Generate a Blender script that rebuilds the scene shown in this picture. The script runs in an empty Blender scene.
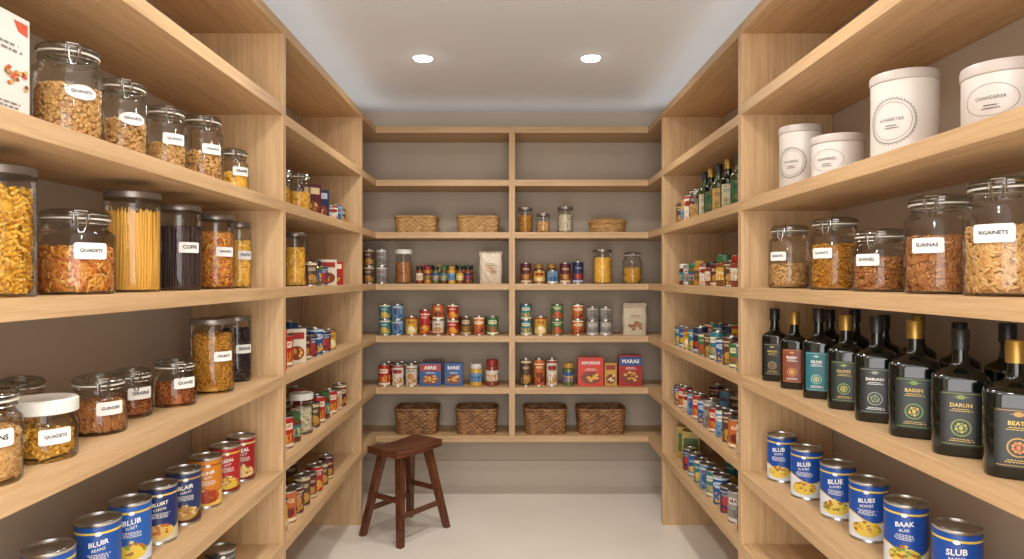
import bpy, bmesh, math, random
import numpy as np
from mathutils import Vector, Matrix
random.seed(7)
SC = bpy.context.scene
COL = SC.collection
pi = math.pi

# ------------------------------------------------------------------ colours / materials
def lin(h):
    if isinstance(h, str):
        h = h.lstrip('#')
        c = [int(h[i:i+2], 16)/255 for i in (0, 2, 4)]
        return tuple((x/12.92 if x <= .04045 else ((x+.055)/1.055)**2.4) for x in c)+(1,)
    return h
MATS = {}
def pm(name, col, rough=.5, metal=0, coat=0, bump=0, bscale=60, spec=.5):
    if name in MATS: return MATS[name]
    m = bpy.data.materials.new(name); m.use_nodes = True
    nt = m.node_tree; b = nt.nodes['Principled BSDF']
    b.inputs['Base Color'].default_value = lin(col)
    b.inputs['Roughness'].default_value = rough
    b.inputs['Metallic'].default_value = metal
    b.inputs['Coat Weight'].default_value = coat
    b.inputs['Specular IOR Level'].default_value = spec
    if bump:
        tc = nt.nodes.new('ShaderNodeTexCoord'); n = nt.nodes.new('ShaderNodeTexNoise')
        n.inputs['Scale'].default_value = bscale
        bp = nt.nodes.new('ShaderNodeBump'); bp.inputs['Strength'].default_value = bump
        bp.inputs['Distance'].default_value = .01
        nt.links.new(tc.outputs['Object'], n.inputs['Vector'])
        nt.links.new(n.outputs['Fac'], bp.inputs['Height'])
        nt.links.new(bp.outputs['Normal'], b.inputs['Normal'])
    MATS[name] = m
    return m
def ink(c, rough=.4): return pm('ink_'+c, c, rough)
def ramp(nt, stops):
    r = nt.nodes.new('ShaderNodeValToRGB')
    el = r.color_ramp.elements
    while len(el) < len(stops): el.new(.5)
    for e, (p, c) in zip(el, stops):
        e.position = p; e.color = lin(c)
    return r
def wood(name, c1, c2, c3, axis, rough=.5, k=1.0):
    m = bpy.data.materials.new(name); m.use_nodes = True
    nt = m.node_tree; b = nt.nodes['Principled BSDF']
    tc = nt.nodes.new('ShaderNodeTexCoord'); mp = nt.nodes.new('ShaderNodeMapping')
    sc = [34*k, 34*k, 34*k]; sc[axis] = 1.2*k
    mp.inputs['Scale'].default_value = sc
    n = nt.nodes.new('ShaderNodeTexNoise'); n.inputs['Scale'].default_value = 2.0
    n.inputs['Detail'].default_value = 8; n.inputs['Roughness'].default_value = .7; n.inputs['Distortion'].default_value = .3
    n2 = nt.nodes.new('ShaderNodeTexNoise'); n2.inputs['Scale'].default_value = .3; n2.inputs['Detail'].default_value = 2
    nt.links.new(tc.outputs['Object'], mp.inputs['Vector'])
    nt.links.new(mp.outputs[0], n.inputs['Vector']); nt.links.new(mp.outputs[0], n2.inputs['Vector'])
    mx = nt.nodes.new('ShaderNodeMath'); mx.operation = 'MULTIPLY_ADD'
    nt.links.new(n.outputs['Fac'], mx.inputs[0]); mx.inputs[1].default_value = .8
    m2 = nt.nodes.new('ShaderNodeMath'); m2.operation = 'MULTIPLY'; m2.inputs[1].default_value = .2
    nt.links.new(n2.outputs['Fac'], m2.inputs[0]); nt.links.new(m2.outputs[0], mx.inputs[2])
    r = ramp(nt, [(.34, c1), (.5, c2), (.66, c3)])
    nt.links.new(mx.outputs[0], r.inputs[0]); nt.links.new(r.outputs[0], b.inputs['Base Color'])
    b.inputs['Roughness'].default_value = rough
    bp = nt.nodes.new('ShaderNodeBump'); bp.inputs['Strength'].default_value = .1; bp.inputs['Distance'].default_value = .003
    nt.links.new(mx.outputs[0], bp.inputs['Height']); nt.links.new(bp.outputs[0], b.inputs['Normal'])
    return m
OAK = ['#a98860', '#be9b71', '#cbaa80']
WOODX = wood('oak_grain_x', *OAK, 0); WOODY = wood('oak_grain_y', *OAK, 1); WOODZ = wood('oak_grain_z', *OAK, 2)
DARK = ['#34190d', '#5a311b', '#7d4a2b']
DWX = wood('walnut_x', *DARK, 0, .38, .9); DWZ = wood('walnut_z', *DARK, 2, .38, .9)

def glassmat(name, tint=(.975, .98, .978, 1), base=.03):
    m = bpy.data.materials.new(name); m.use_nodes = True
    nt = m.node_tree; nt.nodes.clear()
    o = nt.nodes.new('ShaderNodeOutputMaterial'); mix = nt.nodes.new('ShaderNodeMixShader')
    t = nt.nodes.new('ShaderNodeBsdfTransparent'); t.inputs[0].default_value = tint
    g = nt.nodes.new('ShaderNodeBsdfGlossy'); g.inputs['Roughness'].default_value = .04
    lw = nt.nodes.new('ShaderNodeLayerWeight'); lw.inputs[0].default_value = .2
    mr = nt.nodes.new('ShaderNodeMapRange'); mr.inputs['To Min'].default_value = base; mr.inputs['To Max'].default_value = .7
    nt.links.new(lw.outputs['Fresnel'], mr.inputs[0]); nt.links.new(mr.outputs[0], mix.inputs[0])
    nt.links.new(t.outputs[0], mix.inputs[1]); nt.links.new(g.outputs[0], mix.inputs[2])
    nt.links.new(mix.outputs[0], o.inputs[0])
    return m
GLASS = glassmat('clear_glass'); GLID = glassmat('lid_glass', (.84, .86, .85, 1), .12)
STEEL = pm('tin_steel', '#c0c0bd', .3, 1); WIRE = pm('wire_steel', '#b9b7b2', .22, 1)
GASKET = pm('gasket_rubber', '#d8d2c4', .6); LIDDARK = pm('brushed_lid', '#857c74', .35, .7)
WHITE = pm('white_paper', '#e9e7e2', .6); INK = pm('ink_black', '#1e1c1b', .6)
WLID = pm('white_lid', '#dad7cf', .4); CER = pm('white_ceramic', '#d2cac2', .4, coat=.2); CERLID = pm('ceramic_lid', '#b8aea5', .4)
GOLD = pm('gold_cap', '#a5823f', .35, .7); BCAP = pm('black_cap', '#1b1a19', .35)
BOTG = pm('dark_green_glass', '#090f0a', .1, coat=.35); BOTO = pm('olive_glass', '#2f3d16', .08, coat=.6)
WTXT = pm('white_ink', '#f0eee8', .6); GREY = pm('grey_ink', '#7f7974', .6); GREYD = pm('dark_grey_ink', '#55504c', .6)

def islandmat(name, cols, rough=.5):
    m = bpy.data.materials.new(name); m.use_nodes = True
    nt = m.node_tree; b = nt.nodes['Principled BSDF']
    g = nt.nodes.new('ShaderNodeNewGeometry')
    n = len(cols); r = ramp(nt, [(i/max(1, n-1), c) for i, c in enumerate(cols)])
    nt.links.new(g.outputs['Random Per Island'], r.inputs[0]); nt.links.new(r.outputs[0], b.inputs['Base Color'])
    b.inputs['Roughness'].default_value = rough
    return m
FOOD = dict(
    oats=islandmat('food_oats', ['#b07a3c', '#dcb06c', '#c6904c', '#e6c184']),
    yellow=islandmat('food_yellow_pasta', ['#e0a02c', '#f6c750', '#eaae38', '#ffdb78']),
    mixed=islandmat('food_mixed_pasta', ['#cf8c2a', '#b04c20', '#e6ae48', '#c46022', '#eac670']),
    rust=islandmat('food_rust_pasta', ['#984a24', '#c27234', '#aa5a28', '#d29656']),
    gold=islandmat('food_gold_pasta', ['#cc8424', '#edb544', '#da9a34', '#ba6e22', '#f2cc6c']),
    spag=islandmat('food_spaghetti', ['#e6ab3e', '#fbcc5e', '#eebc4e']),
    dark=islandmat('food_dark', ['#1c1214', '#32201d', '#241619', '#463029']),
    vanilla=islandmat('food_pods', ['#2e1a14', '#482820', '#231210']),
    tan=islandmat('food_tan', ['#b8844a', '#d8ac6c', '#c69656', '#e2be84']),
    brown=islandmat('food_brown', ['#8f5628', '#b87a40', '#a06432', '#cc985c']),
    pale=islandmat('food_pale', ['#cfc5a4', '#e0d6b6', '#bfb189']),
)
def labelmat(name, c1, c2, c3, style=0):
    if name in MATS: return MATS[name]
    m = bpy.data.materials.new(name); m.use_nodes = True
    nt = m.node_tree; b = nt.nodes['Principled BSDF']; b.inputs['Roughness'].default_value = .4
    tc = nt.nodes.new('ShaderNodeTexCoord'); sp = nt.nodes.new('ShaderNodeSeparateXYZ')
    nt.links.new(tc.outputs['Generated'], sp.inputs[0])
    def mth(op, a, bb):
        n = nt.nodes.new('ShaderNodeMath'); n.operation = op
        for i, v in enumerate((a, bb)):
            if isinstance(v, (int, float)): n.inputs[i].default_value = v
            else: nt.links.new(v, n.inputs[i])
        return n.outputs[0]
    z = sp.outputs['Z']
    lo, hi = ((.86, .94), (.06, .16), (.8, .84))[style % 3]
    band = mth('MULTIPLY', mth('GREATER_THAN', z, lo), mth('LESS_THAN', z, hi))
    nz = nt.nodes.new('ShaderNodeTexNoise'); nz.inputs['Scale'].default_value = 6 if style != 1 else 9
    nt.links.new(tc.outputs['Generated'], nz.inputs['Vector'])
    pl, ph = ((.1, .42), (.18, .5), (.08, .36))[style % 3]
    pic = mth('MULTIPLY', mth('MULTIPLY', mth('GREATER_THAN', z, pl), mth('LESS_THAN', z, ph)), mth('GREATER_THAN', nz.outputs['Fac'], .52))
    m1 = nt.nodes.new('ShaderNodeMix'); m1.data_type = 'RGBA'; m1.inputs[6].default_value = lin(c1); m1.inputs[7].default_value = lin(c3)
    nt.links.new(pic, m1.inputs[0])
    m2 = nt.nodes.new('ShaderNodeMix'); m2.data_type = 'RGBA'; m2.inputs[7].default_value = lin(c2)
    nt.links.new(m1.outputs[2], m2.inputs[6]); nt.links.new(band, m2.inputs[0])
    nt.links.new(m2.outputs[2], b.inputs['Base Color'])
    MATS[name] = m
    return m

# ------------------------------------------------------------------ mesh builder
class MB:
    def __init__(s): s.v = []; s.f = []; s.m = []
    def lathe(s, prof, seg=32, mat=0, exp=None, off=(0, 0, 0)):
        rings = []
        for p in prof:
            r, z = p[0], p[1]; e = p[2] if len(p) > 2 else exp
            if r < 1e-6:
                rings.append([len(s.v)]); s.v.append((off[0], off[1], z+off[2])); continue
            ring = []
            for i in range(seg):
                a = 2*pi*i/seg; c, n = math.cos(a), math.sin(a)
                k = 1
                if e: k = 1/((abs(c)**e+abs(n)**e)**(1/e))
                ring.append(len(s.v)); s.v.append((off[0]+r*k*c, off[1]+r*k*n, z+off[2]))
            rings.append(ring)
        for j in range(len(rings)-1):
            A, B = rings[j], rings[j+1]
            mi = mat[j] if isinstance(mat, (list, tuple)) else mat
            for i in range(seg):
                k = (i+1) % seg
                if len(A) == 1 and len(B) == 1: break
                if len(A) == 1: s.f.append((A[0], B[k], B[i]))
                elif len(B) == 1: s.f.append((A[i], A[k], B[0]))
                else: s.f.append((A[i], A[k], B[k], B[i]))
                s.m.append(mi)
        return s
    def tube(s, pts, r, seg=8, closed=False, mat=0):
        pts = [Vector(p) for p in pts]; n = len(pts); rings = []
        prev = None
        for i, p in enumerate(pts):
            a = pts[(i-1) % n] if (closed or i > 0) else p
            b = pts[(i+1) % n] if (closed or i < n-1) else p
            t = (b-a).normalized()
            if prev is None:
                u = t.cross(Vector((0, 0, 1)))
                if u.length < .05: u = t.cross(Vector((1, 0, 0)))
            else: u = prev-t*prev.dot(t)
            u.normalize(); prev = u; w = t.cross(u)
            rr = r[i] if isinstance(r, (list, tuple)) else r
            ring = []
            for k in range(seg):
                ang = 2*pi*k/seg
                ring.append(len(s.v)); s.v.append(tuple(p+(u*math.cos(ang)+w*math.sin(ang))*rr))
            rings.append(ring)
        R = n if closed else n-1
        for j in range(R):
            A, B = rings[j], rings[(j+1) % n]
            for k in range(seg):
                l = (k+1) % seg; s.f.append((A[k], A[l], B[l], B[k])); s.m.append(mat)
        if not closed:
            s.f.append(tuple(reversed(rings[0]))); s.m.append(mat); s.f.append(tuple(rings[-1])); s.m.append(mat)
        return s
    def raw(s, v, f, mat=0):
        o = len(s.v); s.v.extend(v); s.f.extend([tuple(i+o for i in q) for q in f]); s.m.extend([mat]*len(f)); return s
    def box(s, x0, x1, y0, y1, z0, z1, mat=0):
        v = [(x, y, z) for x in (x0, x1) for y in (y0, y1) for z in (z0, z1)]
        f = [(0, 1, 3, 2), (4, 6, 7, 5), (0, 4, 5, 1), (2, 3, 7, 6), (0, 2, 6, 4), (1, 5, 7, 3)]
        return s.raw(v, f, mat)
    def mesh(s, name, mats, smooth=True, angle=40, bevel=0, recalc=False):
        me = bpy.data.meshes.new(name); me.from_pydata(s.v, [], s.f)
        for m in (mats if isinstance(mats, (list, tuple)) else [mats]): me.materials.append(m)
        me.polygons.foreach_set('material_index', s.m)
        if bevel or recalc:
            bm = bmesh.new(); bm.from_mesh(me)
            if recalc: bmesh.ops.recalc_face_normals(bm, faces=bm.faces)
            if bevel:
                bmesh.ops.recalc_face_normals(bm, faces=bm.faces)
                bmesh.ops.bevel(bm, geom=bm.edges[:], offset=bevel, segments=2, profile=.7, affect='EDGES')
            bm.to_mesh(me); bm.free()
        if smooth:
            me.polygons.foreach_set('use_smooth', [True]*len(me.polygons))
            try: me.set_sharp_from_angle(angle=math.radians(angle))
            except Exception: pass
        me.update()
        return me
def O(name, me, parent=None, loc=(0, 0, 0), rz=0):
    o = bpy.data.objects.new(name, me); COL.objects.link(o)
    o.location = loc; o.rotation_euler = (0, 0, rz)
    if parent: o.parent = parent
    return o
def tag(o, label, cat, group=None, kind=None):
    o['label'] = label; o['category'] = cat
    if group: o['group'] = group
    if kind: o['kind'] = kind
    return o
def structure(o, label=None):
    o['kind'] = 'structure'
    if label: o['label'] = label
    return o
def boxmesh(name, x0, x1, y0, y1, z0, z1, mat, bevel=0):
    return MB().box(x0, x1, y0, y1, z0, z1).mesh(name, mat, smooth=False, bevel=bevel, recalc=not bevel)

# text -----------------------------------------------------------
TC = {}
def textgeo(s, bold=False):
    key = (s, bold)
    if key in TC: return TC[key]
    c = bpy.data.curves.new('t', 'FONT'); c.body = s; c.align_x = 'CENTER'; c.align_y = 'CENTER'; c.size = 1; c.resolution_u = 2
    c.offset = .022 if bold else 0
    o = bpy.data.objects.new('t', c); COL.objects.link(o)
    me = bpy.data.meshes.new_from_object(o.evaluated_get(bpy.context.evaluated_depsgraph_get()))
    v = [tuple(x.co) for x in me.vertices]; f = [tuple(p.vertices) for p in me.polygons]
    bpy.data.objects.remove(o); bpy.data.curves.remove(c); bpy.data.meshes.remove(me)
    TC[key] = (v, f); return TC[key]
def addtext(mb, s, width, z, r=None, y=None, mat=0, maxh=None, bold=False, slant=0):
    v, f = textgeo(s, bold)
    xs = [p[0] for p in v]; w = max(xs)-min(xs); k = width/w
    if maxh: k = min(k, maxh/.72)
    out = []
    for p in v:
        x, h = p[0]*k, p[1]*k
        h += x*slant
        if r: a = x/r-pi/2; out.append((r*math.cos(a), r*math.sin(a), z+h))
        else: out.append((x, y, z+h))
    mb.raw(out, f, mat)
def patch(mb, w, z0, z1, r=None, y=None, mat=0, corner=.2, ell=False, n=20, cx=0):
    h = (z1-z0)/2; zc = (z0+z1)/2; c = corner*min(h, w/2); vs = []; fs = []
    for i in range(n+1):
        t = -1+2*i/n; t = math.sin(t*pi/2); x = t*w/2
        if ell: hh = h*math.sqrt(max(0, 1-t*t))
        else:
            d = w/2-abs(x); hh = h if d >= c else h-c+math.sqrt(max(0, c*c-(c-d)**2))
        for sgn in (-1, 1):
            xx = x+cx
            if r: a = xx/r-pi/2; vs.append((r*math.cos(a), r*math.sin(a), zc+sgn*hh))
            else: vs.append((xx, y, zc+sgn*hh))
    for i in range(n): fs.append((2*i, 2*i+2, 2*i+3, 2*i+1))
    mb.raw(vs, fs, mat)
def smalllines(mb, w, z0, dz, n, r=None, y=None, mat=0, seed=1):
    rn = random.Random(seed)
    for k in range(n):
        x = -w/2*rn.uniform(.7, 1); end = -x; z = z0-k*dz
        while x < end:
            l = rn.uniform(.06, .16)*w
            patch(mb, min(l, end-x+.001), z-dz*.2, z+dz*.2, r=r, y=y, mat=mat, n=2, cx=x+l/2, corner=0)
            x += l+.03*w

# ------------------------------------------------------------------ ROOM
XW, YB, ZC, CAMZ = 1.40, 5.39, 2.95, 1.64
Y0 = -.9
wallm = pm('greige_wall_paint', '#b5a796', .8, bump=.05, bscale=180)
ceilm = pm('ceiling_paint', '#d9dcdf', .85, bump=.03, bscale=120)
basem = pm('baseboard_paint', '#bfb3a3', .6)
fm = bpy.data.materials.new('pale_floor'); fm.use_nodes = True
nt = fm.node_tree; b = nt.nodes['Principled BSDF']; b.inputs['Roughness'].default_value = .32
tc = nt.nodes.new('ShaderNodeTexCoord'); n = nt.nodes.new('ShaderNodeTexNoise'); n.inputs['Scale'].default_value = 1.5; n.inputs['Detail'].default_value = 4
r_ = ramp(nt, [(.3, '#e0d8cc'), (.7, '#eae3d8')])
nt.links.new(tc.outputs['Object'], n.inputs['Vector']); nt.links.new(n.outputs['Fac'], r_.inputs[0]); nt.links.new(r_.outputs[0], b.inputs['Base Color'])
structure(O('floor', boxmesh('floor', -XW-.1, XW+.1, Y0, YB+.1, -.1, 0, fm)), 'pale seamless polished floor')
structure(O('ceiling', boxmesh('ceiling', -XW-.1, XW+.1, Y0, YB+.1, ZC, ZC+.1, ceilm)), 'plain light grey painted ceiling')
structure(O('wall_left', boxmesh('wall_left', -XW-.1, -XW, Y0, YB, 0, ZC, wallm)), 'greige painted wall')
structure(O('wall_right', boxmesh('wall_right', XW, XW+.1, Y0, YB, 0, ZC, wallm)), 'greige painted wall')
structure(O('wall_back', boxmesh('wall_back', -XW-.1, XW+.1, YB, YB+.1, 0, ZC, wallm)), 'greige painted wall')
structure(O('baseboard_back', boxmesh('baseboard_back', -XW, XW, YB-.010, YB, 0, .2, basem, .002)), 'beige painted baseboard')

# ------------------------------------------------------------------ SHELVING
T = .045
TIER = dict(A=2.73, B=2.34, C=1.955, D=1.575, E=1.19, F=.81, G=.455)
TOP = {k: v+T/2 for k, v in TIER.items()}
NEARF = -.035
def unit(label, loc):
    e = bpy.data.objects.new('shelving_unit', None); COL.objects.link(e); e.location = loc
    return tag(e, label, 'shelving unit', 'fitted oak pantry shelving')
def local(e, name, x0, x1, y0, y1, z0, z1, mat, bev=.002):
    l = e.location
    cx, cy, cz = (x0+x1)/2, (y0+y1)/2, (z0+z1)/2
    me = boxmesh(name, x0-cx, x1-cx, y0-cy, y1-cy, z0-cz, z1-cz, mat, bev)
    return O(name, me, e, (cx-l.x, cy-l.y, cz-l.z))
SD = XW-.002
for sgn in (-1, 1):
    def xr(a, b): return (min(sgn*a, sgn*b), max(sgn*a, sgn*b))
    xa, xb = xr(1.0, SD)
    e = unit('tall light oak open shelving unit stocked with jars and tins', (sgn*1.2, 1.8, 0))
    local(e, 'side_panel', xa, xb, .66, .70, 0, 2.753, WOODZ)
    local(e, 'side_panel', xa, xb, 2.98, 3.02, 0, 2.753, WOODZ)
    for t, z in TIER.items():
        if t == 'B': z += .035
        if t == 'F': z += NEARF
        local(e, 'shelf', xa, xb, .70, 2.98, z-T/2, z+T/2, WOODY)
    e = unit('light oak open shelving unit running into the corner', (sgn*1.2, 4.0, 0))
    local(e, 'side_panel', xa, xb, 4.53, 4.57, 0, 2.753, WOODZ)
    for t, z in TIER.items():
        local(e, 'shelf', xa, xb, 3.0205, 4.53, z-T/2, z+T/2, WOODY)
        local(e, 'shelf', xa, xb, 4.57, 5.0195, z-T/2, z+T/2, WOODY)
e = unit('light oak shelving across the end wall with centre divider', (0, 5.2, 0))
for t, z in TIER.items():
    if t == 'G': local(e, 'shelf', -SD, SD, 5.02, YB-.002, z-T/2, z+T/2, WOODX)
    else:
        local(e, 'shelf', -SD, -.022, 5.02, YB-.002, z-T/2, z+T/2, WOODX)
        local(e, 'shelf', .022, SD, 5.02, YB-.002, z-T/2, z+T/2, WOODX)
local(e, 'divider', -.022, .022, 5.02, YB-.002, TOP['G'], 2.753, WOODZ)

# ------------------------------------------------------------------ FOOD CONTENTS
def piece(kind, R, L):
    mb = MB()
    if kind == 'tube':
        mb.tube([(-L/2, 0, 0), (L/2, 0, 0)], R, 7)
    elif kind == 'elbow':
        mb.tube([(math.sin(a)*L*.6, 0, (math.cos(a)-.8)*L*.6) for a in (-1.0, -.4, .4, 1.0)], R, 6)
    elif kind == 'bean':
        mb.lathe([(0, -L/2), (R*.8, -L*.3), (R, 0), (R*.8, L*.3), (0, L/2)], 6)
        mb.v = [(z, y, x) for x, y, z in mb.v]
    elif kind == 'fusilli':
        v = []; f = []; n = 7
        for i in range(n):
            a = i*1.0; x = -L/2+L*i/(n-1)
            for q in (0, 2*pi/3, 4*pi/3): v.append((x, R*math.cos(a+q), R*math.sin(a+q)))
            v.append((x, 0, 0))
        for i in range(n-1):
            for q in range(3): f.append((4*i+q, 4*i+3, 4*i+7, 4*i+4+q))
        mb.raw(v, f)
    return np.array(mb.v), mb.f
def contents(kind, matkey, r, z0, z1, seed=1, R=.005, L=.02, dens=1.25):
    rs = np.random.RandomState(seed)
    m = FOOD[matkey]
    if kind == 'spag':
        mb = MB(); N = 110
        mb.lathe([(0, z0), (r*.86, z0), (r*.86, z1*.95), (0, z1*.95)], 24)
        for i in range(N):
            a = 2*pi*i/N; rr = r*(.95+.03*(i % 2)); a2 = a+rs.uniform(-.12, .12)
            mb.tube([(rr*.98*math.cos(a), rr*.98*math.sin(a), z0), (rr*math.cos(a2), rr*math.sin(a2), z1-rs.uniform(0, .012))], R, 5)
        for i in range(60):
            a = rs.uniform(0, 6.28); rr = r*.85*math.sqrt(rs.uniform())
            mb.tube([(rr*math.cos(a), rr*math.sin(a), z1*.8), (rr*math.cos(a), rr*math.sin(a), z1+rs.uniform(-.01, .006))], R, 5)
        return mb.mesh('contents', m)
    V, F = piece(kind, R, L)
    area = 2*pi*r*(z1-z0); foot = L*2*R
    N = int(dens*1.5*area/foot); N2 = int(dens*1.6*pi*r*r/foot)
    N = min(N, 2000); N2 = min(N2, 400)
    pos = []; rots = []
    for i in range(N+N2):
        if i < N:
            a = rs.uniform(0, 2*pi); z = rs.uniform(z0+R*1.3, z1-R); rr = r-R*1.25-rs.uniform(0, R*.9)
            t = rs.uniform(-1, 1)*pi/2
            rad = np.array([math.cos(a), math.sin(a), 0]); tan = np.array([-math.sin(a), math.cos(a), 0]); up = np.array([0, 0, 1])
            ax = tan*math.cos(t)+up*math.sin(t)
            rr -= (L/2)**2*math.cos(t)**2/(2*r)
            zz = min(max(z, z0+abs(math.sin(t))*L/2), z1)
            p = rad*rr+up*zz
            w = rad; b2 = np.cross(w, ax)
            spin = rs.uniform(0, 6.28) if kind in ('tube', 'bean', 'fusilli') else 0
            M = np.stack([ax, b2*math.cos(spin)+w*math.sin(spin), -b2*math.sin(spin)+w*math.cos(spin)], 1)
        else:
            a = rs.uniform(0, 2*pi); rr = (r-L*.55)*math.sqrt(rs.uniform())
            p = np.array([rr*math.cos(a), rr*math.sin(a), z1-R+rs.uniform(-R, R*1.5)])
            t = rs.uniform(0, 6.28); tl = rs.uniform(-.5, .5)
            ax = np.array([math.cos(t)*math.cos(tl), math.sin(t)*math.cos(tl), math.sin(tl)])
            b2 = np.cross([0, 0, 1.], ax); b2 /= np.linalg.norm(b2); w = np.cross(ax, b2)
            M = np.stack([ax, b2, w], 1)
        pos.append(p); rots.append(M)
    P = np.array(pos); Mx = np.array(rots)
    W = np.einsum('nij,vj->nvi', Mx, V)+P[:, None, :]
    n = len(V)
    verts = W.reshape(-1, 3).tolist()
    faces = [tuple(i+k*n for i in q) for k in range(len(P)) for q in F]
    mb = MB(); mb.v = verts; mb.f = faces; mb.m = [0]*len(faces)
    ri = r-3.0*R
    mb.lathe([(0, z0), (ri, z0), (ri, z1-R*1.6), (0, z1-R*1.6)], 24)
    return mb.mesh('contents', m)
FK = dict(oats=('bean', 'oats', .0055, .014), yellow=('fusilli', 'yellow', .0085, .034), mixed=('elbow', 'mixed', .0048, .02),
          rust=('fusilli', 'rust', .0065, .026), gold=('fusilli', 'gold', .006, .022), spag=('spag', 'spag', .0016, 0), vanilla=('spag', 'vanilla', .0028, 0),
          dark=('bean', 'dark', .0055, .012), tan=('elbow', 'tan', .0042, .015), brown=('tube', 'brown', .0042, .016), nuts=('bean', 'brown', .0055, .013),
          macaroni=('elbow', 'yellow', .0048, .02), chick=('bean', 'tan', .0058, .012), pale=('bean', 'pale', .006, .014))

# ------------------------------------------------------------------ JARS
def jar(x, y, z, dia, h, food, style, ang, label, text=None, fill=.8, group=None, oval=False, seed=None, ly=.5, lw=.074, lh=.036, la=0):
    r = dia/2
    e = bpy.data.objects.new('storage_jar', None); COL.objects.link(e); e.location = (x, y, z); e.rotation_euler = (0, 0, math.radians(ang+90))
    tag(e, label, 'jar', group)
    rn = r*.8 if style == 'clip' else (r*.9 if style == 'screw' else r*.97)
    lidh = .03 if style == 'clip' else .02
    if style == 'screw': lidh = .028
    hb = h-lidh; sh = hb-(.022 if style != 'flat' else .006)
    prof = [(0, .004), (r*.8, .003), (r*.94, .0), (r*.985, .004), (r, .014)]
    for i in range(1, 7):
        t = i/6; prof.append((r-(r-rn)*(1-math.cos(t*pi/2)) if i < 6 else rn, sh-.02*(1-t) if i < 6 else sh+.002))
    prof += [(rn, hb-.004), (rn+.003, hb-.002), (rn+.003, hb), (rn-.003, hb)]
    O('glass_body', MB().lathe(prof, 40).mesh('glass_body', GLASS), e)
    fk = FK[food]; fz = .006+(sh-.024-.006)*fill if style != 'flat' else .006+(hb-.02)*fill
    c = O('contents', contents(fk[0], fk[1], r*.955, .008, fz, seed or int(abs(x)*100+y*1000) % 9999, fk[2], fk[3]), e); c['kind'] = 'stuff'
    if style == 'clip':
        lr = rn+.006
        O('lid', MB().lathe([(0, hb+.004), (lr-.004, hb+.004), (lr, hb+.008), (lr, hb+.018), (lr-.006, hb+.024), (lr*.6, hb+.0285), (0, h)], 40).mesh('lid', GLID), e)
        O('gasket', MB().lathe([(rn-.004, hb), (lr+.001, hb), (lr+.001, hb+.004), (rn-.004, hb+.004)], 40).mesh('gasket', GASKET), e)
        mb = MB(); w = .0016
        circ = lambda R, zz: [(R*math.cos(2*pi*k/32), R*math.sin(2*pi*k/32), zz) for k in range(32)]
        mb.tube(circ(rn+.0035, hb-.010), w, 6, True); mb.tube(circ(lr+.002, hb+.013), w, 6, True)
        d = r*.12+.006
        yf = -(lr+.004)
        mb.tube([(-d, -(rn+.004), hb-.01), (-d, yf-.006, hb-.004), (-d, yf-.007, hb+.012), (-d*.9, yf+.004, hb+.021), (d*.9, yf+.004, hb+.021), (d, yf-.007, hb+.012), (d, yf-.006, hb-.004), (d, -(rn+.004), hb-.01)], w*1.15, 6)
        mb.tube([(-d*.7, yf-.006, hb+.006), (-d*.6, yf-.009, hb-.02), (-d*.3, yf-.008, hb-.034), (d*.3, yf-.008, hb-.034), (d*.6, yf-.009, hb-.02), (d*.7, yf-.006, hb+.006)], w*1.2, 6)
        mb.tube([(-d, rn+.003, hb-.01), (-d, lr+.009, hb), (-d, lr+.003, hb+.013)], w, 6)
        mb.tube([(d, rn+.003, hb-.01), (d, lr+.009, hb), (d, lr+.003, hb+.013)], w, 6)
        cl = O('wire_clasp', mb.mesh('wire_clasp', WIRE), e); cl['label'] = 'steel wire bail clasp'
    elif style == 'flat':
        O('lid', MB().lathe([(0, hb), (r*1.0, hb), (r*1.015, hb+.003), (r*1.015, h-.003), (r*.98, h), (0, h)], 40).mesh('lid', LIDDARK), e)
    else:
        mt = WLID if style == 'screw' else LIDDARK
        O('lid', MB().lathe([(0, hb), (rn+.004, hb-.006), (rn+.008, hb-.004), (rn+.008, h-.004), (rn+.004, h), (rn*.85, h), (rn*.8, h-.002), (0, h-.002)], 40).mesh('lid', mt), e)
    if text:
        zc = h*ly; w = min(lw, r*1.4); hh = lh/2
        mb = MB(); patch(mb, w, zc-hh, zc+hh, r=r+.0012, corner=.3, ell=oval)
        L = O('label', mb.mesh('label', WHITE), e, rz=math.radians(la)); L['label'] = 'white paper label'
        mb = MB(); addtext(mb, text, w*.68, zc+.001, r=r+.0032, maxh=hh*.7, bold=True)
        O('lettering', mb.mesh('lettering', INK, smooth=False), L)
    return e

LA = -50; LR = 14
# left, upper shelf
zt = TOP['C']; g = 'glass jars of dry goods'
jar(-1.15, 1.77, zt, .160, .262, 'oats', 'clip', LA, 'clip-top glass jar of toasted oats with oval white label', 'QUAVETS', .8, g, True, la=LR)
jar(-1.15, 2.01, zt, .142, .242, 'chick', 'clip', LA, 'clip-top glass jar of golden grains with oval white label', 'GRAUETS', .7, g, True, la=LR)
jar(-1.15, 2.26, zt, .132, .228, 'tan', 'clip', LA, 'clip-top glass jar of tan macaroni with white label', 'QUAINTS', .65, g, la=LR)
jar(-1.15, 2.53, zt, .150, .262, 'oats', 'clip', LA, 'tall clip-top glass jar of oat clusters with white label', 'CRAINETS', .65, g, la=LR)
jar(-1.15, 2.82, zt, .118, .195, 'macaroni', 'clip', LA, 'small clip-top glass jar of yellow macaroni', 'GRAINS', .75, g, la=LR)
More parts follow.
